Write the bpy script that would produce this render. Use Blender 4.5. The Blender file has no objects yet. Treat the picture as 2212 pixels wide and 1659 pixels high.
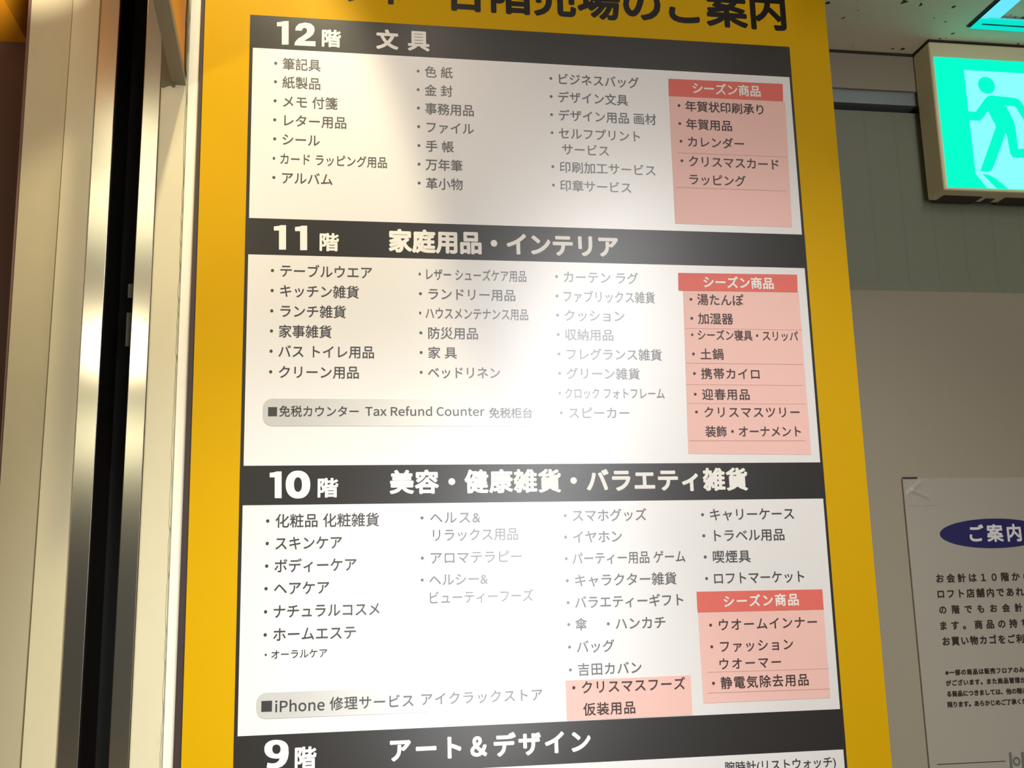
import bpy, bmesh, math, random
from mathutils import Vector, Matrix
from mathutils.geometry import tessellate_polygon
random.seed(4)
S = bpy.context.scene
COL = S.collection
PI = math.pi

# ------------------------------------------------------------------ camera
F_PX, W_PX, H_PX = 2340.0, 2212.0, 1659.0
CAM = Vector((0.10151, -1.26506, 0.0))          # board face is the plane y = 0
YAW, PITCH, ROLL = 0.16581, 0.19248, -0.02581
EYE = 1.50                                        # height of the lens above the floor
cy, sy, cp, sp = math.cos(YAW), math.sin(YAW), math.cos(PITCH), math.sin(PITCH)
FW = Vector((sy*cp, cy*cp, sp)); R0 = Vector((cy, -sy, 0)); U0 = R0.cross(FW)
RT = R0*math.cos(ROLL) + U0*math.sin(ROLL); UP = U0*math.cos(ROLL) - R0*math.sin(ROLL)
CAM = CAM + Vector((0, 0, EYE))
cam = bpy.data.cameras.new('camera'); camo = bpy.data.objects.new('camera', cam); COL.objects.link(camo)
m3 = Matrix((RT, UP, -FW)).transposed()
camo.matrix_world = Matrix.Translation(CAM) @ m3.to_4x4()
cam.sensor_width = 36; cam.lens = F_PX/W_PX*36; cam.clip_start = 0.02; cam.clip_end = 60
S.camera = camo

# ------------------------------------------------------------------ pixel -> place
def ray(x, y): return FW + RT*((x-W_PX/2)/F_PX) - UP*((y-H_PX/2)/F_PX)
def aty(x, y, Y):
    r = ray(x, y); return CAM + r*((Y-CAM.y)/r.y)
def atz(x, y, Z):
    r = ray(x, y); return CAM + r*((Z-CAM.z)/r.z)
def atx(x, y, X):
    r = ray(x, y); return CAM + r*((X-CAM.x)/r.x)

# ------------------------------------------------------------------ exposure, world, lamps
S.view_settings.view_transform = 'Standard'; S.view_settings.look = 'None'
S.view_settings.exposure = 0; S.view_settings.gamma = 1; S.view_settings.use_curve_mapping = False
w = bpy.data.worlds.new('hall'); S.world = w; w.use_nodes = True
w.node_tree.nodes['Background'].inputs[0].default_value = (1.0, 0.88, 0.72, 1)
w.node_tree.nodes['Background'].inputs[1].default_value = 0.055

def lamp(name, kind, loc, aim, power, color, **kw):
    l = bpy.data.lights.new(name, kind); l.energy = power; l.color = color
    for k, v in kw.items(): setattr(l, k, v)
    o = bpy.data.objects.new(name, l); COL.objects.link(o); o.location = loc
    o.rotation_euler = (Vector(aim)-Vector(loc)).to_track_quat('-Z', 'Y').to_euler()
    return o
# ceiling downlight in front of the board: the edge of its cone runs down across the top lists
LA = Vector((.10, -.72, 2.93))
p1_, p3_ = aty(765, 0, 0), aty(960, 480, 0)
n_ = (p1_-LA).cross(p3_-LA).normalized(); d0_ = (aty(860, 240, 0)-LA).normalized()
if n_.z > 0: n_ = -n_
h_ = math.radians(32)
lamp('downlight_upper', 'SPOT', LA, LA+d0_*math.cos(h_-.02)+n_*math.sin(h_-.02), 55, (1, .88, .58), spot_size=h_*2, spot_blend=.16, shadow_soft_size=.025)
# second downlight, washes the lower part of the board
lamp('downlight_lower', 'SPOT', (0.30, -1.1, 2.93), (0.20, 0, 1.12), 20, (1, .86, .68), spot_size=math.radians(58), spot_blend=.9, shadow_soft_size=.05)
# third downlight, low on the left of the board and the jamb
lamp('downlight_left', 'SPOT', (-.10, -1.1, 2.93), (.13, 0, .80), 195, (.92, .97, 1), spot_size=math.radians(38), spot_blend=.95, shadow_soft_size=.05)
# added fill, low on the right of the board and the wall behind it
lamp('fill_right', 'SPOT', (.80, -1.1, 2.93), (.62, 0, .85), 88, (.98, 1, 1), spot_size=math.radians(52), spot_blend=.95, shadow_soft_size=.05)
# small unseen spot added to brighten the orange beam in the corner
lamp('beam_fill', 'SPOT', (-.095, -.45, 2.04), (-.40, .36, 2.47), 90, (1, .9, .75), spot_size=math.radians(11), spot_blend=.6, shadow_soft_size=.04)
# warm fill added out of view on the left, lifts the jamb top
lamp('jamb_fill', 'SPOT', (-.30, -.85, 1.98), (-.22, 0, 2.25), 7.5, (1, .86, .62), spot_size=math.radians(70), spot_blend=.8, shadow_soft_size=.035)
def mirrored(x, y, Y):
    """where the board face, seen at pixel (x, y), mirrors the hall at depth Y"""
    r = ray(x, y); t = (-CAM.y-Y)/r.y
    return Vector((CAM.x+r.x*t, Y, CAM.z+r.z*t))
# tall area light added across the hall for the glare on the board
g_ = mirrored(1180, 1005, -2.9); g_aim = aty(1180, 1005, 0)
gl = lamp('glare_light', 'AREA', g_, g_aim, 36, (.97, .98, 1), shape='RECTANGLE', size=.26, size_y=2.35)
gl.rotation_euler.rotate_axis('Z', math.radians(-17))
# rows of ceiling lamps down the hall, mirrored by the steel guide rail
for (yy, ya, yb, pw) in ((395, 250, 530, 7), (742, 705, 780, 4), (945, 922, 970, 48)):
    HC = 2.93
    def onceil(y): r = ray(262, y); t = (HC-CAM.z)/r.z; return Vector((CAM.x+r.x*t, -(CAM.y+r.y*t), HC))
    A_, B_ = onceil(ya), onceil(yb); c_ = onceil(yy)
    lamp('ceiling_lamp_%d' % yy, 'AREA', c_, c_-Vector((0, 0, 1)), pw, (1, .95, .66), shape='RECTANGLE', size=.5, size_y=abs(B_.y-A_.y))

# ------------------------------------------------------------------ materials
def lin(c):
    return tuple(((v/255)/12.92 if v/255 <= .04045 else ((v/255+.055)/1.055)**2.4) for v in c)
def mat(name, rgb, rough=.5, metal=0, spec=.5, var=.04, scale=30, bump=0, bscale=200, coat=0, stain=None, aniso=0):
    m = bpy.data.materials.new(name); m.use_nodes = True
    nt = m.node_tree; N = nt.nodes; L = nt.links; b = N['Principled BSDF']
    c = lin(rgb)
    tc = N.new('ShaderNodeTexCoord')
    no = N.new('ShaderNodeTexNoise'); no.inputs['Scale'].default_value = scale; no.inputs['Detail'].default_value = 4
    L.new(tc.outputs['Object'], no.inputs['Vector'])
    mx = N.new('ShaderNodeMix'); mx.data_type = 'RGBA'
    mx.inputs[6].default_value = tuple(v*(1-var) for v in c)+(1,); mx.inputs[7].default_value = tuple(min(1, v*(1+var)) for v in c)+(1,)
    L.new(no.outputs['Fac'], mx.inputs[0]); out = mx.outputs[2]
    if stain:
        n2 = N.new('ShaderNodeTexNoise'); n2.inputs['Scale'].default_value = stain[1]; n2.inputs['Detail'].default_value = 6
        mp = N.new('ShaderNodeMapping'); mp.inputs['Scale'].default_value = (1.6, 1, .6)
        L.new(tc.outputs['Object'], mp.inputs['Vector']); L.new(mp.outputs[0], n2.inputs['Vector'])
        rp = N.new('ShaderNodeValToRGB'); rp.color_ramp.elements[0].position = stain[2]; rp.color_ramp.elements[1].position = stain[2]+.16
        L.new(n2.outputs['Fac'], rp.inputs[0])
        ml = N.new('ShaderNodeMath'); ml.operation = 'MULTIPLY'; ml.inputs[1].default_value = stain[3]
        L.new(rp.outputs[0], ml.inputs[0])
        m2 = N.new('ShaderNodeMix'); m2.data_type = 'RGBA'; m2.inputs[7].default_value = lin(stain[0])+(1,)
        L.new(ml.outputs[0], m2.inputs[0]); L.new(out, m2.inputs[6]); out = m2.outputs[2]
    L.new(out, b.inputs['Base Color'])
    b.inputs['Roughness'].default_value = rough; b.inputs['Metallic'].default_value = metal
    b.inputs['Specular IOR Level'].default_value = spec; b.inputs['Coat Weight'].default_value = coat; b.inputs['Coat Roughness'].default_value = .28; b.inputs['Coat IOR'].default_value = 1.6
    b.inputs['Anisotropic'].default_value = aniso
    if bump:
        n3 = N.new('ShaderNodeTexNoise'); n3.inputs['Scale'].default_value = bscale
        L.new(tc.outputs['Object'], n3.inputs['Vector'])
        bp = N.new('ShaderNodeBump'); bp.inputs['Strength'].default_value = bump; bp.inputs['Distance'].default_value = .001
        L.new(n3.outputs['Fac'], bp.inputs['Height']); L.new(bp.outputs[0], b.inputs['Normal'])
    return m
def glow(name, rgb, k=1):
    m = bpy.data.materials.new(name); m.use_nodes = True
    b = m.node_tree.nodes['Principled BSDF']
    b.inputs['Base Color'].default_value = (0, 0, 0, 1); b.inputs['Roughness'].default_value = .6; b.inputs['Specular IOR Level'].default_value = .1
    no = m.node_tree.nodes.new('ShaderNodeTexNoise'); no.inputs['Scale'].default_value = 8
    mx = m.node_tree.nodes.new('ShaderNodeMix'); mx.data_type = 'RGBA'
    mx.inputs[6].default_value = tuple(v*.97 for v in rgb)+(1,); mx.inputs[7].default_value = tuple(rgb)+(1,)
    m.node_tree.links.new(no.outputs['Fac'], mx.inputs[0]); m.node_tree.links.new(mx.outputs[2], b.inputs['Emission Color'])
    b.inputs['Emission Strength'].default_value = k
    return m
GR = .27                                          # satin laminate
M = dict(
    yellow=mat('yellow_laminate', (206, 159, 0), .45, spec=.12, var=.01),
    dark=mat('dark_grey_print', (44, 41, 38), GR, spec=.65, var=.02),
    white=mat('white_print', (234, 230, 226), GR, spec=1.0, coat=.8, var=.01),
    ink=mat('dark_ink', (44, 40, 38), GR, spec=1.0, coat=.8, var=.02),
    sticker_ink=mat('sticker_ink', (62, 42, 38), .42, spec=.5, var=.02),
    white_ink=mat('white_ink', (240, 236, 228), GR, spec=.5, var=.01),
    black_ink=mat('black_title_ink', (22, 18, 16), GR, spec=.4, var=.02),
    red=mat('red_sticker', (226, 104, 90), .42, spec=.5, var=.02),
    pink=mat('pink_sticker', (240, 192, 180), .42, spec=.5, var=.02),
    pinkline=mat('sticker_edge', (204, 158, 147), .5, var=.02),
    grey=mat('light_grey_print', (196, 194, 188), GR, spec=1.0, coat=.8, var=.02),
    edge=mat('dark_brown_edge', (58, 42, 36), .55, var=.06),
    cream=mat('cream_paint', (214, 204, 170), .5, spec=.35, var=.03, bump=.15, bscale=90, stain=((120, 108, 80), 9, .62, .35)),
    cream2=mat('cream_wall_paint', (206, 194, 158), .55, spec=.3, var=.03, bump=.12, bscale=70, stain=((130, 116, 88), 7, .64, .3)),
    whitepaint=mat('white_gloss_paint', (244, 236, 218), .4, var=.02, stain=((150, 140, 120), 11, .64, .3)),
    steel=mat('brushed_steel', (206, 200, 186), .19, metal=1, var=.05, scale=60, aniso=.5),
    black=mat('black_channel', (24, 23, 20), .5, spec=.4, var=.15, scale=40),
    clip=mat('grey_guide_clip', (58, 57, 50), .55),
    brown=mat('dark_brown_wall', (104, 76, 64), .45, spec=.4, var=.05, scale=12),
    orange=mat('orange_painted_steel', (240, 158, 26), .45, spec=.3, var=.02),
    greymetal=mat('grey_painted_steel', (140, 130, 112), .5, var=.05),
    notch_shade=mat('jamb_shade_grey', (110, 106, 88), .6, var=.06),
    caulk=mat('grey_sealant', (138, 136, 116), .7, var=.1, scale=90, bump=.4),
    wall=mat('warm_grey_wall', (150, 140, 121), .6, spec=.3, var=.02, scale=6, bump=.08),
    housing=mat('cream_sign_housing', (238, 222, 184), .45, var=.02, bump=.05),
    vent=mat('dark_vent', (60, 54, 40), .6),
    poster=mat('poster_paper', (160, 153, 139), .35, spec=.5, var=.02, scale=5),
    navy=mat('navy_print', (31, 27, 82), .4, var=.03),
    poster_ink=mat('poster_ink', (44, 36, 26), .4, var=.03),
    poster_white=mat('poster_white_ink', (212, 206, 204), .4),
    logo=mat('grey_green_print', (96, 104, 96), .4),
    film=mat('clear_tape_film', (224, 218, 204), .12, spec=.9),
    alu=mat('bright_aluminium', (196, 226, 255), .08, metal=1, var=.01),
    rail=mat('anodised_rail', (150, 156, 158), .4, metal=.4, var=.03),
    groove=mat('dark_groove', (38, 36, 28), .7),
    floor=mat('floor_vinyl', (150, 140, 125), .5, var=.08, scale=4),
    soffit=mat('hall_plaster', (214, 206, 190), .7, var=.02),
    signgreen=glow('sign_green', (.0, 1.0, .60), 1.05),
    signwhite=glow('sign_white', (.25, 1.0, .98), 1.08),
)
# acoustic ceiling board with dark worm marks
def ceil_mat():
    m = mat('acoustic_ceiling_board', (248, 236, 212), .8, spec=.2, var=.03, scale=50)
    nt = m.node_tree; N = nt.nodes; L = nt.links; b = N['Principled BSDF']
    src = b.inputs['Base Color'].links[0].from_socket
    tc = N.new('ShaderNodeTexCoord'); ns = N.new('ShaderNodeTexNoise'); ns.inputs['Scale'].default_value = 70
    L.new(tc.outputs['Object'], ns.inputs['Vector'])
    ad = N.new('ShaderNodeVectorMath'); ad.operation = 'MULTIPLY_ADD'
    ad.inputs[1].default_value = (.012, .012, .0); L.new(ns.outputs['Color'], ad.inputs[0]); L.new(tc.outputs['Object'], ad.inputs[2])
    mp = N.new('ShaderNodeMapping'); mp.inputs['Scale'].default_value = (1, .8, 0.01); L.new(ad.outputs[0], mp.inputs['Vector'])
    vo = N.new('ShaderNodeTexVoronoi'); vo.inputs['Scale'].default_value = 75; L.new(mp.outputs[0], vo.inputs['Vector'])
    sep = N.new('ShaderNodeSeparateColor'); L.new(vo.outputs['Color'], sep.inputs[0])
    th = N.new('ShaderNodeMapRange'); th.inputs[1].default_value = .40; th.inputs[2].default_value = 1; th.inputs[3].default_value = 0; th.inputs[4].default_value = .25
    L.new(sep.outputs[0], th.inputs[0])
    lt = N.new('ShaderNodeMath'); lt.operation = 'LESS_THAN'; L.new(vo.outputs['Distance'], lt.inputs[0]); L.new(th.outputs[0], lt.inputs[1])
    mx = N.new('ShaderNodeMix'); mx.data_type = 'RGBA'; mx.inputs[7].default_value = lin((92, 78, 58))+(1,)
    L.new(lt.outputs[0], mx.inputs[0]); L.new(src, mx.inputs[6]); L.new(mx.outputs[2], b.inputs['Base Color'])
    return m
M['ceil'] = ceil_mat()
# greenish panel with faint upright seams
def seam_mat():
    m = mat('grey_green_seamed_panel', (120, 122, 102), .55, var=.05, scale=9)
    nt = m.node_tree; N = nt.nodes; L = nt.links; b = N['Principled BSDF']
    src = b.inputs['Base Color'].links[0].from_socket
    tc = N.new('ShaderNodeTexCoord'); wv = N.new('ShaderNodeTexWave'); wv.inputs['Scale'].default_value = 6.5; wv.inputs['Distortion'].default_value = .4
    L.new(tc.outputs['Object'], wv.inputs['Vector'])
    gt = N.new('ShaderNodeMath'); gt.operation = 'GREATER_THAN'; gt.inputs[1].default_value = .985; L.new(wv.outputs['Fac'], gt.inputs[0])
    ml = N.new('ShaderNodeMath'); ml.operation = 'MULTIPLY'; ml.inputs[1].default_value = .10; L.new(gt.outputs[0], ml.inputs[0])
    mx = N.new('ShaderNodeMix'); mx.data_type = 'RGBA'; mx.inputs[7].default_value = lin((70, 72, 58))+(1,)
    L.new(ml.outputs[0], mx.inputs[0]); L.new(src, mx.inputs[6]); L.new(mx.outputs[2], b.inputs['Base Color'])
    return m
M['seam'] = seam_mat()
# grey strip printed to fade out into the white ground on its right
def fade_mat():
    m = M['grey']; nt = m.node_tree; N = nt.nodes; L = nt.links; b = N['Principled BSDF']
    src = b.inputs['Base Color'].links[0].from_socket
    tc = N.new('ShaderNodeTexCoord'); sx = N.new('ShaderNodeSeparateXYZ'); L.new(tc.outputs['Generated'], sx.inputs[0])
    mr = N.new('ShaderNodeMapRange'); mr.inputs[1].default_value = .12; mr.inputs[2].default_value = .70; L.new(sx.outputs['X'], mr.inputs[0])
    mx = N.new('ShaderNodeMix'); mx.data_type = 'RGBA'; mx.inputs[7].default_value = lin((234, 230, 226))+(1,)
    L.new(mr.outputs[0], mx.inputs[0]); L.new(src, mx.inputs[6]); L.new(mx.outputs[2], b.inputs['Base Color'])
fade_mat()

# ------------------------------------------------------------------ mesh helpers
def link(name, me, m, parent=None, origin=None):
    o = bpy.data.objects.new(name, me); COL.objects.link(o)
    if m is not None: me.materials.append(m)
    if parent is not None: o.parent = parent
    return o
def prism(name, front, depth, m, parent=None, dirv=(0, 1, 0), bevel=0):
    """solid from a front polygon (world points) pushed along dirv*depth"""
    base = parent_loc(parent)
    bm = bmesh.new(); d = Vector(dirv)*depth
    a = [bm.verts.new(Vector(p)-base) for p in front]; b = [bm.verts.new(Vector(p)+d-base) for p in front]
    n = len(a); bm.faces.new(a); bm.faces.new(b[::-1])
    for i in range(n): bm.faces.new((a[i], b[i], b[(i+1) % n], a[(i+1) % n]))
    bmesh.ops.recalc_face_normals(bm, faces=bm.faces)
    if bevel: bmesh.ops.bevel(bm, geom=list(bm.edges), offset=bevel, segments=2, affect='EDGES', profile=.5)
    if any(len(f.verts) > 4 for f in bm.faces): bmesh.ops.triangulate(bm, faces=[f for f in bm.faces if len(f.verts) > 4])
    me = bpy.data.meshes.new(name); bm.to_mesh(me); bm.free()
    return link(name, me, m, parent)
def parent_loc(p):
    v = Vector((0, 0, 0))
    while p is not None: v = v + p.location; p = p.parent
    return v
def box(name, lo, hi, m, parent=None, bevel=0):
    x0, y0, z0 = lo; x1, y1, z1 = hi
    return prism(name, [(x0, y0, z0), (x1, y0, z0), (x1, y0, z1), (x0, y0, z1)], y1-y0, m, parent, bevel=bevel)
def thing(name, label, cat, loc, group=None):
    o = bpy.data.objects.new(name, None); o.empty_display_size = .05; COL.objects.link(o); o.location = loc
    o['label'] = label; o['category'] = cat
    if group: o['group'] = group
    return o
def struct(o): o['kind'] = 'structure'; return o

# ------------------------------------------------------------------ lettering
try:                                              # the sans face that ships inside Blender, for Latin letters and figures
    LATIN = bpy.data.fonts.load(bpy.utils.system_resource('DATAFILES', path='fonts')+'/Noto Sans CJK Regular.woff2')
except Exception:
    LATIN = None
def text_data(body, bold, space):
    c = bpy.data.curves.new('lettering', 'FONT'); c.body = body; c.size = 1; c.space_character = space
    c.resolution_u = 4
    if LATIN and body.isascii(): c.font = LATIN
    o = bpy.data.objects.new('lettering', c); COL.objects.link(o)
    bpy.context.view_layer.update()
    me = bpy.data.meshes.new_from_object(o.evaluated_get(bpy.context.evaluated_depsgraph_get()))
    COL.objects.unlink(o); bpy.data.objects.remove(o); bpy.data.curves.remove(c)
    if bold:                                      # heavier strokes: the outline laid down again all round itself
        vs = [v.co.copy() for v in me.vertices]; fs = [tuple(p.vertices) for p in me.polygons]
        n = 8 if bold < .015 else 12; V_, F_ = [], []
        for k in range(n+1):
            d = Vector((0, 0, 0)) if k == n else Vector((math.cos(2*PI*k/n), math.sin(2*PI*k/n), 0))*bold
            b = len(V_); V_ += [v+d+Vector((0, 0, k)) for v in vs]; F_ += [tuple(b+i for i in f) for f in fs]
        me.clear_geometry(); me.from_pydata(V_, [], F_)
    return me
def span(me):
    xs = [v.co.x for v in me.vertices]; ys = [v.co.y for v in me.vertices]
    return min(xs), max(xs), min(ys), max(ys)
_a = span(text_data('国', 0, 1)); _b = span(text_data('国国', 0, 1))
EM = (_b[1]-_b[0])-(_a[1]-_a[0])                 # one em at size 1
MID = (_a[2]+_a[3])/2                            # centre line of the em box
def lettering(name, body, x0, y0, x1, y1, em, m, parent, Y, bold=0, box_fit=None, label=None):
    """text whose ink runs from pixel (x0,y0) to (x1,y1) on the plane y=Y; em = character size in pixels"""
    p0, p1 = aty(x0, y0, Y), aty(x1, y1, Y)
    xm, ym = (x0+x1)/2, (y0+y1)/2
    h = (aty(xm, ym-em/2, Y)-aty(xm, ym+em/2, Y)).z
    zc = (p0.z+p1.z)/2; width = p1.x-p0.x
    if box_fit:
        me = text_data(body, bold, 1); a = span(me)
        sx = width/(a[1]-a[0]); sz = h/(a[3]-a[2]); mid = (a[2]+a[3])/2
    else:
        me = text_data(body, bold, 1); a = span(me); s = h/EM
        ratio = width/((a[1]-a[0])*s)
        if ratio > 1.02 and len(body) > 1:
            b = span(text_data(body, bold, 1.5)); g = (b[1]-b[0])-(a[1]-a[0])
            sc = 1+.5*((width/s)-(a[1]-a[0]))/g
            me = text_data(body, bold, sc); a = span(me)
        sx = width/(a[1]-a[0]); sz = s; mid = MID
    base = parent_loc(parent)
    for v in me.vertices:
        v.co = Vector((p0.x+(v.co.x-a[0])*sx, Y-v.co.z*4e-6, zc+(v.co.y-mid)*sz))-base
    me.name = name
    if len(me.polygons) and me.polygons[0].normal.y > 0: me.flip_normals()
    o = link(name, me, m, parent)
    if label: o['label'] = label
    return o
CR = {1: (500, 0, 3.6867), 2: (1100, 0, 3.16), 3: (500, 450, 3.3515), 4: (1140, 450, 3.3515), 5: (500, 860, 3.3515),
      6: (1160, 940, 3.2529), 7: (480, 1240, 3.2529), 8: (1160, 1240, 3.2529), 9: (2000, 1080, 4.877), 10: (2000, 1420, 6.943),
      11: (1950, 60, 4.148), 12: (1960, 0, 8.778), 0: (0, 0, 1)}
def cp_(c, x, y): k = CR[c]; return k[0]+x/k[2], k[1]+y/k[2]
def cl(c, name, body, x0, y0, x1, y1, em, m, parent, Y, bold=0, box_fit=None, c2=None):
    a = cp_(c, x0, y0); b = cp_(c2 or c, x1, y1)
    return lettering(name, body, a[0], a[1], b[0], b[1], em/CR[c][2], m, parent, Y, bold, box_fit)
def quad(c, pts, Y): return [aty(*cp_(c, x, y), Y) for x, y in pts]

# ================================================================== SETTING
YW = 0.155                                        # plane of the wall behind, on the right
Zc = aty(1970, 117.5, YW).z                        # low ceiling over the exit sign
FLOOR = 0.0; HALL = 2.95
struct(box('floor', (-3.6, -12, -.05), (3.2, 1.0, 0), M['floor']))
struct(box('ceiling', (.7645, -.32, Zc), (3.2, .40, Zc+.03), M['ceil']))
struct(box('ceiling_upper', (-3.6, -12, HALL), (3.2, 1.0, HALL+.04), M['soffit']))
struct(box('wall_bulkhead', (.7645, -.34, Zc+.03), (3.2, -.32, HALL), M['soffit']))
# wall behind the exit sign: top band, rail, groove, seamed panel, lower wall
zb1 = aty(1890, 193, YW).z; zb2 = aty(1890, 220.5, YW).z; zb3 = aty(1890, 233, YW).z; zb4 = aty(2020, 613, YW).z; zb5 = aty(2020, 630, YW).z
struct(box('wall_right_top', (.60, YW, zb1), (3.2, YW+.1, Zc-.0015), M['wall']))
struct(box('trim_1', (.60, YW+.006, zb2), (3.2, YW+.09, zb1), M['rail']))
struct(box('trim_2', (.60, YW+.03, zb3), (3.2, YW+.09, zb2), M['groove']))
struct(box('wall_right_panel', (.60, YW+.012, zb5), (3.2, YW+.1, zb3), M['seam']))
struct(box('trim_3', (.60, YW+.003, zb5), (3.2, YW+.012, zb4), M['seam']))
struct(box('wall_right', (.60, YW, 0), (3.2, YW+.1, zb5), M['wall']))
struct(box('trim_4', (.60, YW-.001, Zc-.0045), (3.2, YW+.1, Zc), M['groove']))
# column that carries the board
struct(box('wall_column', (-.052, .012, 0), (.7645, .40, HALL), M['wall']))

# left jamb, in the plane just behind the board face
YJ = .012
zt, zbm = 2.75, .02
def vedge(x_top, x_bot, Y):                       # an upright edge seen at x_top (row 0) and x_bot (row 1659)
    a, b = aty(x_top, 0, Y), aty(x_bot, 1659, Y)
    def at(z): t = (z-a.z)/(b.z-a.z); return Vector((a.x+(b.x-a.x)*t, Y, z))
    return at
def strip(name, e0, e1, depth, m, parent=None, z0=.0, z1=HALL-.002, bevel=0):
    return prism(name, [e0(z0), e1(z0), e1(z1), e0(z1)], depth, m, parent, bevel=bevel)
YS = YJ+.004
e_white1 = vedge(439, 377, YJ+.006); e_dirty = vedge(410, 347, YJ+.006)
struct(strip('trim_5', e_dirty, e_white1, .2, M['whitepaint'], bevel=.0015))
e_dirty2 = vedge(411, 348.5, YJ); e_c1 = vedge(356, 278, YJ)
struct(strip('trim_6', e_c1, e_dirty2, .2, M['cream'], bevel=.002))
e_l0 = vedge(158, 45, YJ); e_l1 = vedge(216.5, 118.5, YJ)
struct(strip('trim_7', e_l0, e_l1, .2, M['cream2'], bevel=.0008))
a0, a1 = vedge(69, -40, YJ+.03), vedge(157.5, 41.5, YJ+.0002)
def pier():
    bm = bmesh.new(); rows = []; n = 40
    for i in range(n+1):
        z = (HALL-.002)*i/n; l, r = a0(z), a1(z)
        rows.append([bm.verts.new(v) for v in (l, r, r+Vector((0, .19, 0)), l+Vector((0, .15, 0)))])
    for i in range(n):
        for k in range(4): j = (k+1) % 4; bm.faces.new((rows[i][k], rows[i][j], rows[i+1][j], rows[i+1][k]))
    bm.faces.new(rows[0][::-1]); bm.faces.new(rows[-1])
    for f in bm.faces: f.smooth = False
    bmesh.ops.recalc_face_normals(bm, faces=bm.faces)
    me = bpy.data.meshes.new('wall_left_pier'); bm.to_mesh(me); bm.free(); return link('wall_left_pier', me, M['cream2'])
struct(pier())
b0, b1 = vedge(62, -44, YJ+.035), vedge(70, -38, YJ+.035)
struct(strip('trim_8', b0, b1, .15, M['brown']))
# ragged sealant along the seam between cream jamb and white strip
def sealant():
    bm = bmesh.new(); n = 160; prev = None
    for i in range(n+1):
        z = .9+(1.38)*i/n; c = e_dirty2(z); wdt = .0006+.0011*random.random()*(1.3 if z < 1.75 else .6)
        l = bm.verts.new((c.x-wdt+random.uniform(-.0006, .0006), YJ-.0006, z)); r = bm.verts.new((c.x+.0004, YJ+.006, z))
        if prev: bm.faces.new((prev[0], prev[1], r, l))
        prev = (l, r)
    me = bpy.data.meshes.new('trim_9'); bm.to_mesh(me); bm.free()
    return link('trim_9', me, M['caulk'])
struct(sealant())
struct(box('wall_left', (-2.6, .45, 0), (-.055, .50, HALL), M['brown']))

# ================================================================== SHUTTER GUIDE RAIL
e_s0, e_k0 = vedge(217, 119, YS), vedge(260, 168, YS)
e_k1, e_s1 = vedge(319, 233, YS), vedge(356, 277.5, YS)
cz = e_k0(0)
rail = thing('shutter_guide_rail', 'steel shutter guide rail with black slot between cream jamb strips, left of the yellow board', 'guide rail', (cz.x+.017, YS, 0))
strip('flange', e_s0, e_k0, .01, M['steel'], rail, bevel=.001, z0=.001)
strip('flange', e_k1, e_s1, .01, M['steel'], rail, bevel=.001, z0=.001)
def channel():
    ya, yb = YS+.0105, YS+.11
    bm = bmesh.new(); base = parent_loc(rail); rows = []
    for z in (.001, HALL-.01):
        l, r = e_k0(z), e_k1(z)
        pts = [(l.x-.004, ya), (l.x-.004, yb), (r.x+.004, yb), (r.x+.004, ya)]
        rows.append([bm.verts.new(Vector((x, y, z))-base) for x, y in pts])
    for i in range(3): bm.faces.new((rows[0][i], rows[0][i+1], rows[1][i+1], rows[1][i]))
    me = bpy.data.meshes.new('slot_channel'); bm.to_mesh(me); bm.free()
    s = link('slot_channel', me, M['black'], rail)
    so = s.modifiers.new('thickness', 'SOLIDIFY'); so.thickness = .003
channel()
for (y0, y1, dx) in ((618, 648, 12), (680, 752, 13)):
    xk = e_k1(aty(280, y0, YS).z).x
    zt_, zb_ = aty(275, y0, YS+.03).z, aty(275, y1, YS+.03).z
    box('guide_clip', (xk-.009, YS+.02, zb_), (xk+.003, YS+.09, zt_), M['clip'], rail)

# ================================================================== LINTEL BEAMS
zl = aty(388, 184, YJ).z
A, B = aty(372, 186, YJ), aty(401, 180, YJ); A.z = B.z = zl
C, D = atz(330, 0, zl), atz(365, 0, zl)
C2 = A+(C-A)*1.55; D2 = B+(D-B)*1.55
beam = thing('lintel_beam', 'grey and orange lintel beam meeting the cream jamb beside the guide rail', 'beam', (B.x, YJ, zl))
prism('soffit_plate', [A, B, D2, C2], .012, M['greymetal'], beam, (0, 0, 1))
up = Vector((0, 0, .012)); hgt = .42
prism('side_panel', [A+up, B+up, D2+up, C2+up], hgt, M['orange'], beam, (0, 0, 1))
# added blocker, unseen above the view, outline shaped to shade the jamb top
yh = min(D2.y, C2.y)-.01
def thrown(x, y):
    q = aty(x, y, YJ); return q+(LA-q)*((yh-q.y)/(LA.y-q.y))
hb = [thrown(406, 182), thrown(290, 350), thrown(240, 296), thrown(145, 236), thrown(40, 190)]
hb += [Vector((hb[-1].x, yh, 2.9)), Vector((hb[0].x, yh, 2.9))]
prism('shade_blocker', hb, -.02, M['cream'], beam)
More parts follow.
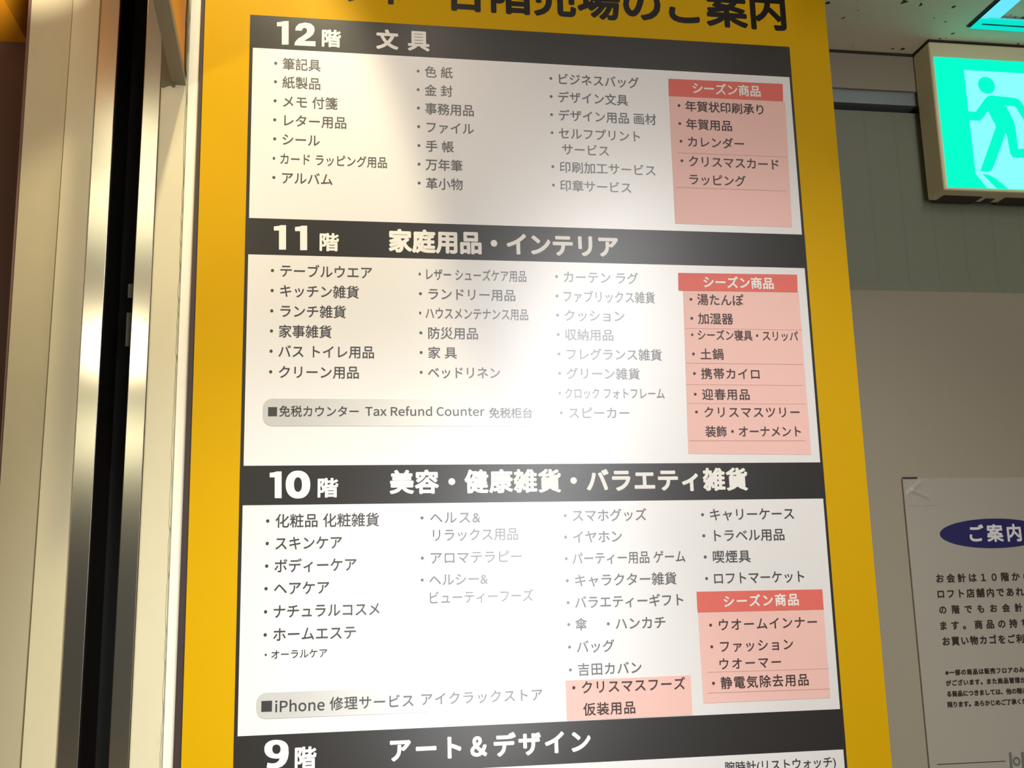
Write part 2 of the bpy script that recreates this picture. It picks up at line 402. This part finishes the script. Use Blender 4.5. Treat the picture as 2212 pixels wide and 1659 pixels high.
# grey ragged sealant at the wall end of the orange side
def end_sealant():
    bm = bmesh.new(); base = parent_loc(beam); prev = None; dvec = (D2-B).normalized(); nrm = Vector((dvec.y, -dvec.x, 0))
    if nrm.x < 0: nrm = -nrm
    for i in range(31):
        z = zl+.012+i*.012
        far = B+nrm*.0012; far.z = z; near = B+dvec*(.022+random.uniform(-.004, .004)+.008*i/30)+nrm*.0012; near.z = z
        a, b = bm.verts.new(near-base), bm.verts.new(far-base)
        if prev: bm.faces.new((prev[0], prev[1], b, a))
        prev = (a, b)
    me = bpy.data.meshes.new('sealant_strip'); bm.to_mesh(me); bm.free(); link('sealant_strip', me, M['caulk'], beam)
end_sealant()
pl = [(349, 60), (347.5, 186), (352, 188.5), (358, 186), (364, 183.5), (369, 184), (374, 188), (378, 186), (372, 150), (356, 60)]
prism('shaded_notch', [aty(x, y, YJ-.002) for x, y in pl], .0018, M['notch_shade'], beam)  # dark sheet standing in for the deep shade in the jamb notch

zl2 = aty(30, 91.5, .45).z
P = aty(60.5, 92, .45)
ob = thing('lintel_beam', 'plain orange beam against the dark brown wall, in the upper left corner', 'beam', (P.x, .45, zl2))
prism('underside_plate', [(-1.6, .449, zl2), (P.x, .449, zl2), (P.x-.0, -1.0, zl2), (-1.6, -1.0, zl2)], .006, M['orange'], ob, (0, 0, 1))
prism('side_panel', [(-1.6, .449, zl2+.006), (P.x, .449, zl2+.006), (P.x-.0, -1.0, zl2+.006), (-1.6, -1.0, zl2+.006)], .30, M['orange'], ob, (0, 0, 1))

# ================================================================== DIRECTORY BOARD
ZT = HALL-.55; ZB = .85
board = thing('directory_board', 'tall yellow floor directory board with dark headings and white lists', 'sign board', (.35, .0, ZB))
L0, L1 = -.05855, .76032
box('yellow_panel', (L0, 0, ZB), (L1, .006, ZT), M['yellow'], board)
eL = vedge(436.5, 373, .006)
prism('edge_frame', [eL(ZB-.002), (L1-.002, .006, ZB-.002), (L1-.002, .006, ZT+.002), eL(ZT+.002)], .0055, M['edge'], board)
V = [v+EYE for v in (0.71482, 0.67061, 0.45009, 0.40466, 0.15274, 0.10765, -0.14329)]
v7 = aty(1821.5, 1618.7, 0).z
DLx, DRx, ULx, URx = -.00398, .70352, 0.0, .70
y1, y2, y3, y4, y5 = -.0003, -.0006, -.0009, -.0012, -.0015
box('grid_border', (DLx, y1, ZB+.05), (DRx, 0, V[0]), M['dark'], board)
bands = []
for (hi, lo) in ((V[0], V[1]), (V[2], V[3]), (V[4], V[5]), (V[6], v7)):
    bands.append(box('heading_band', (DLx, y2, lo), (DRx, y1, hi), M['dark'], board))
secs = []
for (hi, lo) in ((V[1], V[2]), (V[3], V[4]), (V[5], V[6]), (v7, ZB+.054)):
    secs.append(box('section_panel', (ULx, y2, lo), (URx, y1, hi), M['white'], board))
TY = y2-.0002
# title
tt = M['black_ink']
lettering('title_lettering', '各階売場のご案内', 957, -18.5, 1697, 25, 88, tt, board, -.0002, .03)
lettering('title_lettering', 'ロフト', 656, -36, 885, -26, 86, tt, board, -.0002, .03)
# headings
wi = M['white_ink']
def one(c, x0, y0, x1, y1, band):
    """heavy figure one with a short flag, inside the crop box x0..x1, y0..y1"""
    w_, h_2 = x1-x0, y1-y0
    pts = [(.42, 1), (1, 1), (1, 0), (.56, 0), (.40, .03), (0, .05), (0, .22), (.42, .22)]
    prism('floor_number', [aty(*cp_(c, x0+w_*u, y0+h_2*v), TY) for u, v in pts], .0001, wi, band)
def ringfig(bm, c, cx, cy_, ro, ri, base, e=2.25, n=40):
    rows = []
    for i in range(n):
        t = 2*PI*i/n; k = []
        for (a, b) in (ro, ri):
            x = math.copysign(abs(math.cos(t))**(2/e), math.cos(t))*a; y = math.copysign(abs(math.sin(t))**(2/e), math.sin(t))*b
            k.append(bm.verts.new(aty(*cp_(c, cx+x, cy_+y), TY)-base))
        rows.append(k)
    for i in range(n):
        j = (i+1) % n; bm.faces.new((rows[i][0], rows[j][0], rows[j][1], rows[i][1]))
def round_figure(c, rings, tail, band):
    bm = bmesh.new(); base = parent_loc(band)
    for (cx, cy_, ro, ri) in rings: ringfig(bm, c, cx, cy_, ro, ri, base)
    if tail:
        vs = [bm.verts.new(aty(*cp_(c, x, y), TY-.00001)-base) for x, y in tail]
        for t3 in tessellate_polygon([[Vector((x, y, 0)) for x, y in tail]]): bm.faces.new([vs[i] for i in t3])
    for f in bm.faces:
        f.normal_update()
        if f.normal.y > 0: f.normal_flip()
    me = bpy.data.meshes.new('floor_number'); bm.to_mesh(me); bm.free(); link('floor_number', me, wi, band)
one(1, 362, 168, 455, 355, bands[0])
round_figure(1, [], [(508, 243), (513, 214), (538, 189), (585, 179), (632, 188), (658, 212), (662, 243), (652, 272), (627, 296), (592, 317), (578, 326), (669, 329), (669, 369), (501, 361), (506, 335), (530, 308), (574, 281), (597, 262), (603, 244), (598, 228), (583, 221), (568, 227), (559, 245)], bands[0])
cl(1, 'floor_kanji', '階', 720, 306, 872, 306, 140, wi, bands[0], TY, .03, True)
cl(1, 'heading_text', '文', 1152, 314, 1330, 314, 160, wi, bands[0], TY, .04, True)
cl(1, 'heading_text', '具', 1403, 328, 1578, 328, 158, wi, bands[0], TY, .032, True)
one(3, 307, 122, 395, 299, bands[1])
one(3, 460, 126, 548, 303, bands[1])
cl(3, 'floor_kanji', '階', 638, 245, 778, 245, 132, wi, bands[1], TY, .03, True)
cl(3, 'heading_text', '家庭用品・インテリア', 1138, 243, 655, 275, 168, wi, bands[1], TY, .04, c2=4)
one(5, 277, 531, 363, 724, bands[2])
round_figure(5, [(481.5, 626, (89, 101), (29, 53))], None, bands[2])
cl(5, 'floor_kanji', '階', 624, 649, 773, 649, 142, wi, bands[2], TY, .03, True)
cl(5, 'heading_text', '美容・健康雑貨・バラエティ雑貨', 1145, 608, 1480, 316, 172, wi, bands[2], TY, .037, c2=6)
round_figure(7, [(381, 1231, (85, 66), (29, 33))], [(466, 1232), (467, 1262), (461, 1296), (446, 1328), (420, 1352), (385, 1366), (350, 1368), (312, 1360), (318, 1326), (350, 1331), (378, 1327), (398, 1311), (407, 1284), (412, 1262)], bands[3])
cl(7, 'floor_kanji', '階', 510, 1294, 662, 1294, 164, wi, bands[3], TY, .03, True)
cl(7, 'heading_text', 'アート＆デザイン', 1178, 1235, 378, 1182, 172, wi, bands[3], TY, .04, c2=8)
# list lines: crop, text, x0, y0, x1, y1, em
L12 = [(1, '・筆記具', 340, 508, 710, 522, 103), (1, '・紙製品', 338, 655, 708, 668, 103), (1, '・メモ 付箋', 335, 805, 845, 828, 103),
 (1, '・レター用品', 332, 957, 915, 980, 103), (1, '・シール', 332, 1108, 703, 1122, 103), (1, '・カード ラッピング用品', 328, 1260, 1238, 1300, 97), (1, '・アルバム', 325, 1415, 805, 1432, 103),
 (1, '・色 紙', 1475, 570, 1762, 582, 97), (1, '・金 封', 1475, 715, 1760, 730, 97), (1, '・事務用品', 1477, 862, 1930, 884, 99), (1, '・ファイル', 1479, 1012, 1930, 1028, 99),
 (1, '・手 帳', 1481, 1160, 1770, 1173, 97), (1, '・万年筆', 1482, 1310, 1840, 1322, 99), (1, '・革小物', 1483, 1460, 1842, 1472, 99),
 (2, '・ビジネスバッグ', 275, 540, 885, 565, 82), (2, '・デザイン文具', 277, 662, 810, 685, 82), (2, '・デザイン用品 画材', 280, 787, 1003, 815, 82), (2, '・セルフプリント', 283, 910, 893, 932, 82),
 (2, 'サービス', 362, 1022, 680, 1030, 82), (2, '・印刷加工サービス', 288, 1140, 998, 1165, 82), (2, '・印章サービス', 292, 1266, 832, 1283, 82)]
L11 = [(3, '・テーブルウエア', 285, 452, 1018, 468, 98), (3, '・キッチン雑貨', 283, 597, 922, 610, 98), (3, '・ランチ雑貨', 280, 742, 828, 755, 98), (3, '・家事雑貨', 278, 888, 725, 898, 98),
 (3, '・バス トイレ用品', 275, 1037, 1032, 1043, 98), (3, '・クリーン用品', 272, 1186, 922, 1190, 98),
 (3, '・レザー シューズケア用品', 1355, 478, 2135, 495, 90), (3, '・ランドリー用品', 1357, 620, 2055, 632, 92), (3, '・ハウスメンテナンス用品', 1358, 760, 2148, 772, 90), (3, '・防災用品', 1360, 902, 1785, 910, 92),
 (3, '・家 具', 1362, 1046, 1632, 1048, 92), (3, '・ベッドリネン', 1363, 1190, 1945, 1193, 92),
 (4, '・カーテン ラグ', 198, 498, 800, 508, 90), (4, '・ファブリックス雑貨', 203, 637, 920, 650, 90), (4, '・クッション', 205, 776, 700, 782, 90), (4, '・収納用品', 210, 915, 620, 920, 90),
 (4, '・フレグランス雑貨', 216, 1055, 970, 1065, 90), (4, '・グリーン雑貨', 221, 1195, 810, 1202, 90), (4, '・クロック フォトフレーム', 225, 1338, 990, 1345, 86), (4, '・スピーカー', 232, 1483, 735, 1483, 90)]
L10 = [(5, '・化粧品 化粧雑貨', 250, 893, 1068, 880, 106), (5, '・スキンケア', 247, 1055, 800, 1045, 106), (5, '・ボディーケア', 243, 1218, 905, 1205, 106), (5, '・ヘアケア', 238, 1383, 708, 1370, 106),
 (5, '・ナチュラルコスメ', 235, 1548, 1072, 1528, 106), (7, '・ホームエステ', 290, 430, 940, 410, 104), (7, '・オーラルケア', 298, 566, 738, 558, 70),
 (5, '・ヘルス&', 1368, 870, 1803, 862, 98), (5, 'リラックス用品', 1458, 993, 2075, 985, 98), (5, '・アロマテラピー', 1370, 1158, 2103, 1148, 98), (5, '・ヘルシー&', 1370, 1318, 1858, 1310, 98), (5, 'ビューティーフーズ', 1436, 1447, 2185, 1430, 98),
 (6, '・スマホグッズ', 187, 567, 770, 560, 95), (6, '・イヤホン', 190, 717, 597, 713, 95), (6, '・パーティー用品 ゲーム', 196, 868, 1042, 855, 93), (6, '・キャラクター雑貨', 202, 1022, 980, 1010, 95),
 (6, '・バラエティーギフト', 208, 1176, 1028, 1160, 95), (6, '・傘', 213, 1332, 352, 1330, 95), (6, '・ハンカチ', 490, 1326, 903, 1318, 95), (6, '・バッグ', 218, 1490, 545, 1482, 95), (8, '・吉田カバン', 224, 673, 735, 660, 95),
 (6, '・キャリーケース', 1153, 560, 1805, 553, 92), (6, '・トラベル用品', 1162, 706, 1738, 702, 92), (6, '・喫煙具', 1172, 857, 1500, 853, 94), (6, '・ロフトマーケット', 1182, 1003, 1878, 1000, 92)]
L9 = [(8, '腕時計(リストウォッチ)', 1318, 1352, 2100, 1330, 84)]
IB = .012
for lst, sec in ((L12, secs[0]), (L11, secs[1]), (L10, secs[2]), (L9, secs[3])):
    for (c, s, x0, yy0, x1, yy1, em) in lst: cl(c, 'text_line', s, x0, yy0, x1, yy1, em, M['ink'], sec, TY, IB)
# grey service boxes
def rbox(name, x0, z0, x1, z1, r, m, parent, Ya, Yb):
    pts = []
    for (cx, cz, a) in ((x1-r, z0+r, -90), (x1-r, z1-r, 0), (x0+r, z1-r, 90), (x0+r, z0+r, 180)):
        for k in range(7):
            t = math.radians(a+15*k); pts.append((cx+r*math.cos(t), Ya, cz+r*math.sin(t)))
    return prism(name, pts, Yb-Ya, m, parent)
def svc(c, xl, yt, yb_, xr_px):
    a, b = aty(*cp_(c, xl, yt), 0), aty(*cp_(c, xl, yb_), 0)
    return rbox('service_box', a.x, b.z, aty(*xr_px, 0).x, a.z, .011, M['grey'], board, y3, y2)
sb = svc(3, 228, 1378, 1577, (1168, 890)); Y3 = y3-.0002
cl(3, 'square_mark', '■', 265, 1472, 330, 1472, 66, M['ink'], sb, Y3, 0, True)
cl(3, 'text_line', '免税カウンター', 345, 1472, 922, 1470, 86, M['ink'], sb, Y3, IB)
cl(3, 'text_line', 'Tax Refund Counter', 968, 1468, 1832, 1468, 70, M['ink'], sb, Y3, .004, True)
cl(3, 'text_line', '免税柜台', 1865, 1482, 2178, 1484, 80, M['ink'], sb, Y3, IB)
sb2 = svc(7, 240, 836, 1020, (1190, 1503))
cl(7, 'square_mark', '■', 275, 930, 350, 928, 76, M['ink'], sb2, Y3, 0, True)
cl(7, 'text_line', 'iPhone', 372, 926, 720, 918, 86, M['ink'], sb2, Y3, .004, True)
cl(7, 'text_line', '修理サービス', 755, 910, 1345, 893, 100, M['ink'], sb2, Y3, IB)
cl(7, 'text_line', 'アイクラックストア', 1400, 885, 38, 845, 96, M['ink'], sb2, Y3, IB, c2=8)
# season stickers
def season(pink, cpk, red, crd, title, items, lines):
    p = prism('season_label', [aty(x, y, y3) for (x, y) in pink], .0003, M['pink'], board)
    p['label'] = 'pink sticker with a red heading strip' if red else 'plain pink sticker without a heading'
    if red:
        prism('red_heading', quad(crd, red, y4), .0003, M['red'], p)
        c, s, x0, yy0, x1, yy1, em = title
        cl(c, 'heading_text', s, x0, yy0, x1, yy1, em, wi, p, y4-.0002, .026)
    for (c, s, x0, yy0, x1, yy1, em) in items: cl(c, 'text_line', s, x0, yy0, x1, yy1, em, M['sticker_ink'], p, y4, IB)
    for (c, x0, yy0, x1, yy1, t) in lines:
        a, b = cp_(c, x0, yy0), cp_(c, x1, yy1)
        prism('sticker_seam', [aty(a[0], a[1]-t/2, y3-.0002), aty(b[0], b[1]-t/2, y3-.0002), aty(b[0], b[1]+t/2, y3-.0002), aty(a[0], a[1]+t/2, y3-.0002)], .0002, M['pinkline'], p)
q2 = lambda *pts: [cp_(2, *p) for p in pts]
season(q2((1090, 655), (1872, 692), (1884, 692), (1932, 1552), (1133, 1527)), 2, [(1087, 537), (1867, 573), (1870, 692), (1090, 655)], 2,
       (2, 'シーズン商品', 1252, 605, 1715, 622, 80),
       [(2, '・年賀状印刷承り', 1150, 724, 1735, 748, 78), (2, '・年賀用品', 1155, 846, 1520, 860, 78), (2, '・カレンダー', 1163, 967, 1603, 982, 78), (2, '・クリスマスカード', 1170, 1102, 1840, 1122, 80), (2, 'ラッピング', 1230, 1226, 1615, 1238, 80)],
       [(2, 1145, 1042, 1900, 1072, 1.0), (2, 1140, 1278, 1895, 1304, 1.2)])
season([cp_(4, 1125, 597), cp_(4, 1962, 608), cp_(6, 1928, 137), cp_(6, 1064, 131)], 4, [(1090, 467), (1950, 480), (1955, 608), (1093, 595)], 4,
       (4, 'シーズン商品', 1272, 537, 1780, 543, 90),
       [(4, '・湯たんぽ', 1172, 662, 1563, 666, 88), (4, '・加湿器', 1178, 798, 1487, 803, 86), (4, '・シーズン寝具・スリッパ', 1183, 916, 1957, 928, 80), (4, '・土鍋', 1190, 1054, 1417, 1060, 86), (4, '・携帯カイロ', 1197, 1195, 1678, 1203, 86), (4, '・迎春用品', 1203, 1347, 1606, 1350, 86), (4, '・クリスマスツリー', 1212, 1476, 1968, 1478, 86), (4, '装飾・オーナメント', 1287, 1615, 1978, 1618, 86)],
       [(4, 1145, 868, 1990, 880, .8), (4, 1145, 1120, 1990, 1130, 1.1), (4, 1148, 1275, 2000, 1282, .9), (4, 1160, 1412, 2010, 1416, .8), (6, 1075, 38, 1890, 38, 1.4)])
season([cp_(8, 1132, 268), cp_(8, 2015, 249), cp_(8, 2063, 870), cp_(8, 1170, 908)], 8, [(1122, 1100), (2005, 1083), (2015, 1225), (1130, 1245)], 6,
       (6, 'シーズン商品', 1312, 1168, 1838, 1158, 90),
       [(8, '・ウオームインナー', 1210, 356, 1968, 342, 90), (8, '・ファッション', 1218, 508, 1800, 498, 90), (8, 'ウオーマー', 1283, 630, 1715, 622, 88), (8, '・静電気除去用品', 1230, 764, 1908, 748, 92)],
       [(8, 1195, 690, 2050, 664, 1.0), (8, 1195, 836, 2055, 806, 1.4)])
season([cp_(8, 200, 748), cp_(8, 1080, 710), cp_(8, 1093, 991), cp_(8, 210, 1030)], 8, None, None, None,
       [(8, '・クリスマスフーズ', 248, 800, 1042, 770, 96), (8, '仮装用品', 325, 950, 690, 940, 96)], [])

# ================================================================== EXIT SIGN
xl = aty(1970.5, 117, YW).x
r_ = ray(2005.5, 86); YF = CAM.y+r_.y*(xl-CAM.x)/r_.x      # front plane of the housing
zbot = aty(1995.5, 433.5, YW).z
FT = aty(2017, 123.5, YF); FBt = aty(2040, 404, YF)
fw = FT.z-FBt.z; xr = FT.x+fw*1.0
sign = thing('exit_sign', 'glowing green emergency exit sign with running figure, below the low ceiling', 'exit sign', ((xl+xr)/2, YW, zbot))
box('housing', (xl, YF, zbot), (xr+(FT.x-xl), YW-.0005, Zc-.003), M['housing'], sign, bevel=.003)
bz = .0015
xf0 = FT.x
box('light_face', (xf0, YF-.0015, FBt.z), (xr, YF+.004, FT.z), M['signgreen'], sign)
YE = YF-.0017
def sg(pts): return [aty(*cp_(11, x, y), YE) for x, y in pts]
dr = aty(*cp_(11, 545, 378), YE)
xe = xr-(dr.x-xf0)
zt_ = aty(*cp_(11, 548, 378), YE).z
p1 = aty(*cp_(11, 548, 378), YE); p2 = aty(*cp_(11, 615, 1305), YE); p3 = aty(*cp_(11, 760, 1448), YE)
zdb = FBt.z+.0002
prism('door_symbol', [p1, (p1.x, YE, p2.z), (p3.x, YE, zdb), (xe-(p3.x-p1.x), YE, zdb), (xe, YE, p2.z), (xe, YE, p1.z)], .0004, M['signwhite'], sign)
YE2 = YE-.0003
def sg2(pts): return [aty(*cp_(11, x, y), YE2) for x, y in pts]
hc = aty(*cp_(11, 751, 515), YE2); hr = (aty(*cp_(11, 751, 440), YE2)-aty(*cp_(11, 751, 590), YE2)).z/2
prism('figure_head', [(hc.x+hr*math.cos(t*PI/16), YE2, hc.z+hr*math.sin(t*PI/16)) for t in range(32)], .0003, M['signgreen'], sign)
body = [(560, 745), (655, 752), (735, 640), (765, 612), (800, 606), (1000, 628), (1040, 642), (1062, 665), (1110, 745), (1150, 800), (1215, 790), (1225, 850), (1130, 868), (1095, 838), (1010, 705), (920, 695),
        (965, 775), (1000, 850), (1020, 960), (1032, 1085), (1230, 1075), (1238, 1155), (1030, 1166), (990, 1160), (965, 1130), (935, 970), (922, 940), (900, 1010), (812, 1250), (795, 1278), (765, 1290), (695, 1285), (835, 890), (828, 858), (800, 815), (765, 742), (715, 815), (685, 832), (575, 826)]
prism('running_figure', sg2(body), .0003, M['signgreen'], sign)
sh = [(715, 1310), (775, 1318), (825, 1345), (950, 1460), (845, 1454)]
pp = sg2(sh); pp = [Vector((v.x, v.y, max(v.z, zdb))) for v in pp]
prism('figure_shadow', pp, .0003, M['signgreen'], sign)
# underside: grille and test button
box('vent_slot', (xl+.012, YF+.022, zbot-.0006), (xl+.075, YF+.05, zbot+.001), M['vent'], sign)
box('vent_slot', (xl+.112, YF+.022, zbot-.0006), (xl+.175, YF+.05, zbot+.001), M['vent'], sign)
box('test_button', (xl+.084, YF+.028, zbot-.0012), (xl+.098, YF+.042, zbot+.001), M['vent'], sign)
box('mounting_gasket', (xl-.0005, YF-.0005, Zc-.0032), (xr+(FT.x-xl), YW-.0005, Zc-.0005), M['groove'], sign)

# ================================================================== CEILING VENT FRAME
c0 = atz(2093, 56, Zc); c1 = atz(2121.7, 46.7, Zc); c2 = atz(2157, 37.6, Zc)
SZ = .20
vent = thing('ceiling_vent', 'square bright metal frame set in the speckled ceiling beside the exit sign', 'ceiling frame', (c0.x+SZ/2, c0.y-SZ/2, Zc))
def frame(name, xa, ya, d, za, zb_, m):
    """square ring: outer corner (xa, ya) far-left, ring width d, slopes from za (outer) to zb_ (inner)"""
    s = SZ-2*(xa-c0.x)
    base = parent_loc(vent); bm = bmesh.new()
    o = [(xa, ya), (xa+s, ya), (xa+s, ya-s), (xa, ya-s)]; i = [(xa+d, ya-d), (xa+s-d, ya-d), (xa+s-d, ya-s+d), (xa+d, ya-s+d)]
    ob_ = [bm.verts.new(Vector((x, y, za))-base) for x, y in o]; ib = [bm.verts.new(Vector((x, y, zb_))-base) for x, y in i]
    ot = [bm.verts.new(Vector((x, y, Zc-.0002))-base) for x, y in o]; it = [bm.verts.new(Vector((x, y, Zc-.0002))-base) for x, y in i]
    for k in range(4):
        j = (k+1) % 4
        bm.faces.new((ob_[k], ob_[j], ib[j], ib[k])); bm.faces.new((ob_[k], ot[k], ot[j], ob_[j])); bm.faces.new((ib[k], ib[j], it[j], it[k])); bm.faces.new((ot[k], it[k], it[j], ot[j]))
    bmesh.ops.recalc_face_normals(bm, faces=bm.faces)
    me = bpy.data.meshes.new(name); bm.to_mesh(me); bm.free(); return link(name, me, m, vent)
d1 = c1.x-c0.x; d2 = c2.x-c1.x
frame('outer_frame', c0.x, c0.y, d1*.94, Zc-.004, Zc-.004, M['alu'])
frame('inner_frame', c1.x, c1.y, d2, Zc-.003, Zc-.003, M['alu'])
g = .004
frame('gap_gasket', c0.x-g, c0.y, g, Zc-.002, Zc-.002, M['groove'])

# ================================================================== NOTICE POSTER
YP = YW-.004
tl = aty(1949.5, 1033.5, YP); PW = .252; PH = .43
poster = thing('notice_poster', 'laminated notice with navy oval heading taped to the grey wall', 'poster', (tl.x+PW/2, YW, tl.z-PH))
box('sheet', (tl.x, YP, tl.z-PH), (tl.x+PW, YW-.001, tl.z), M['poster'], poster)
YQ = YP-.0003
oc = aty(2148, 1152, YQ); ow = (aty(2148, 1152, YQ)-aty(2030, 1152, YQ)).x; oh = (aty(2148, 1120, YQ)-aty(2148, 1184, YQ)).z/2
prism('heading_oval', [(oc.x+ow*math.cos(t*PI/32), YQ, oc.z+oh*math.sin(t*PI/32)) for t in range(64)], .0003, M['navy'], poster)
cl(9, 'heading_text', 'ご案内', 458, 352, 1005, 352, 192, M['poster_white'], poster, YQ-.0002, .03)
for (c, s, x0, a, x1, b, em) in ((9, 'お会計は１０階から', 108, 822, 1092, 812, 98), (9, 'ロフト店舗内であれ', 122, 985, 1034, 975, 98), (9, 'の階でもお会計', 140, 1150, 1018, 1143, 94), (9, 'ます。商品の持ち', 152, 1318, 1078, 1306, 98), (9, 'お買い物カゴをご利', 175, 1485, 1034, 1468, 98)):
    cl(c, 'text_line', s, x0, a, x1, b, em, M['poster_ink'], poster, YQ, .034)
for (s, x0, a, x1, b) in (('※一部の商品は販売フロアのみ', 290, 218, 1478, 200), ('がございます。また商品管理が', 300, 372, 1500, 355), ('る商品につきましては、他の階に', 315, 540, 1520, 510), ('限ります。あらかじめご了承くだ', 325, 705, 1520, 665)):
    cl(10, 'text_line', s, x0, a, x1, b, 90, M['poster_ink'], poster, YQ, .045)
def pq(c, pts, t=.0003): return [aty(*cp_(c, x, y), YQ) for x, y in pts]
prism('rule_line', pq(10, [(170, 1612), (1195, 1561), (1195, 1551), (170, 1601)]), .0003, M['poster_ink'], poster)
lg = prism('logo', pq(10, [(1245, 1425), (1285, 1425), (1315, 1775), (1272, 1775)]), .0003, M['logo'], poster)
prism('logo', pq(10, [(1425, 1420), (1560, 1416), (1563, 1460), (1475, 1462), (1500, 1775), (1455, 1775)]), .0003, M['logo'], poster)
rc = aty(*cp_(10, 1362, 1560), YQ); k = (aty(*cp_(10, 1420, 1560), YQ)-rc).x
def ring(n=28):
    bm = bmesh.new(); base = parent_loc(poster); pr = []
    for t in range(n):
        a = 2*PI*t/n; pr.append([bm.verts.new(Vector((rc.x+k*s*math.cos(a), YQ, rc.z+k*1.05*s*math.sin(a)))-base) for s in (1, .52)])
    for t in range(n): q = (t+1) % n; bm.faces.new((pr[t][0], pr[q][0], pr[q][1], pr[t][1]))
    me = bpy.data.meshes.new('logo'); bm.to_mesh(me); bm.free(); link('logo', me, M['logo'], poster)
ring()
# creased tape at the upper corner
def tape():
    bm = bmesh.new(); base = parent_loc(poster); n, mm = 26, 18; g_ = []
    a = aty(1952, 1034, YP); b = aty(2025, 1092, YP)
    rnd = random.Random(3)
    for i in range(n):
        row = []
        for j in range(mm):
            u, v = i/(n-1), j/(mm-1)
            x = a.x+(b.x-a.x)*u; z = a.z+(b.z-a.z)*v
            d1_ = abs((v-.55)-.55*(u-.45)); d2_ = abs((v-.3)+.9*(u-.35))
            h = .0018*math.exp(-(d1_/.06)**2)*(.2 < u < .8)+.0012*math.exp(-(d2_/.07)**2)*(u < .6)+rnd.uniform(0, .0001)
            e = min(u, v, 1-u, 1-v)*8; h *= min(1, e)
            row.append(bm.verts.new(Vector((x, YP-.0003-h, z))-base))
        g_.append(row)
    for i in range(n-1):
        for j in range(mm-1): bm.faces.new((g_[i][j], g_[i+1][j], g_[i+1][j+1], g_[i][j+1]))
    for f in bm.faces: f.smooth = True
    bmesh.ops.recalc_face_normals(bm, faces=bm.faces)
    me = bpy.data.meshes.new('corner_tape'); bm.to_mesh(me); bm.free(); link('corner_tape', me, M['poster'], poster)
tape()
t0 = aty(1951, 1032, YP); t1 = aty(1981, 1034, YP)
box('top_clip', (t0.x, YP-.001, t1.z-.0003), (t1.x, YP+.003, t0.z+.0008), M['groove'], poster)
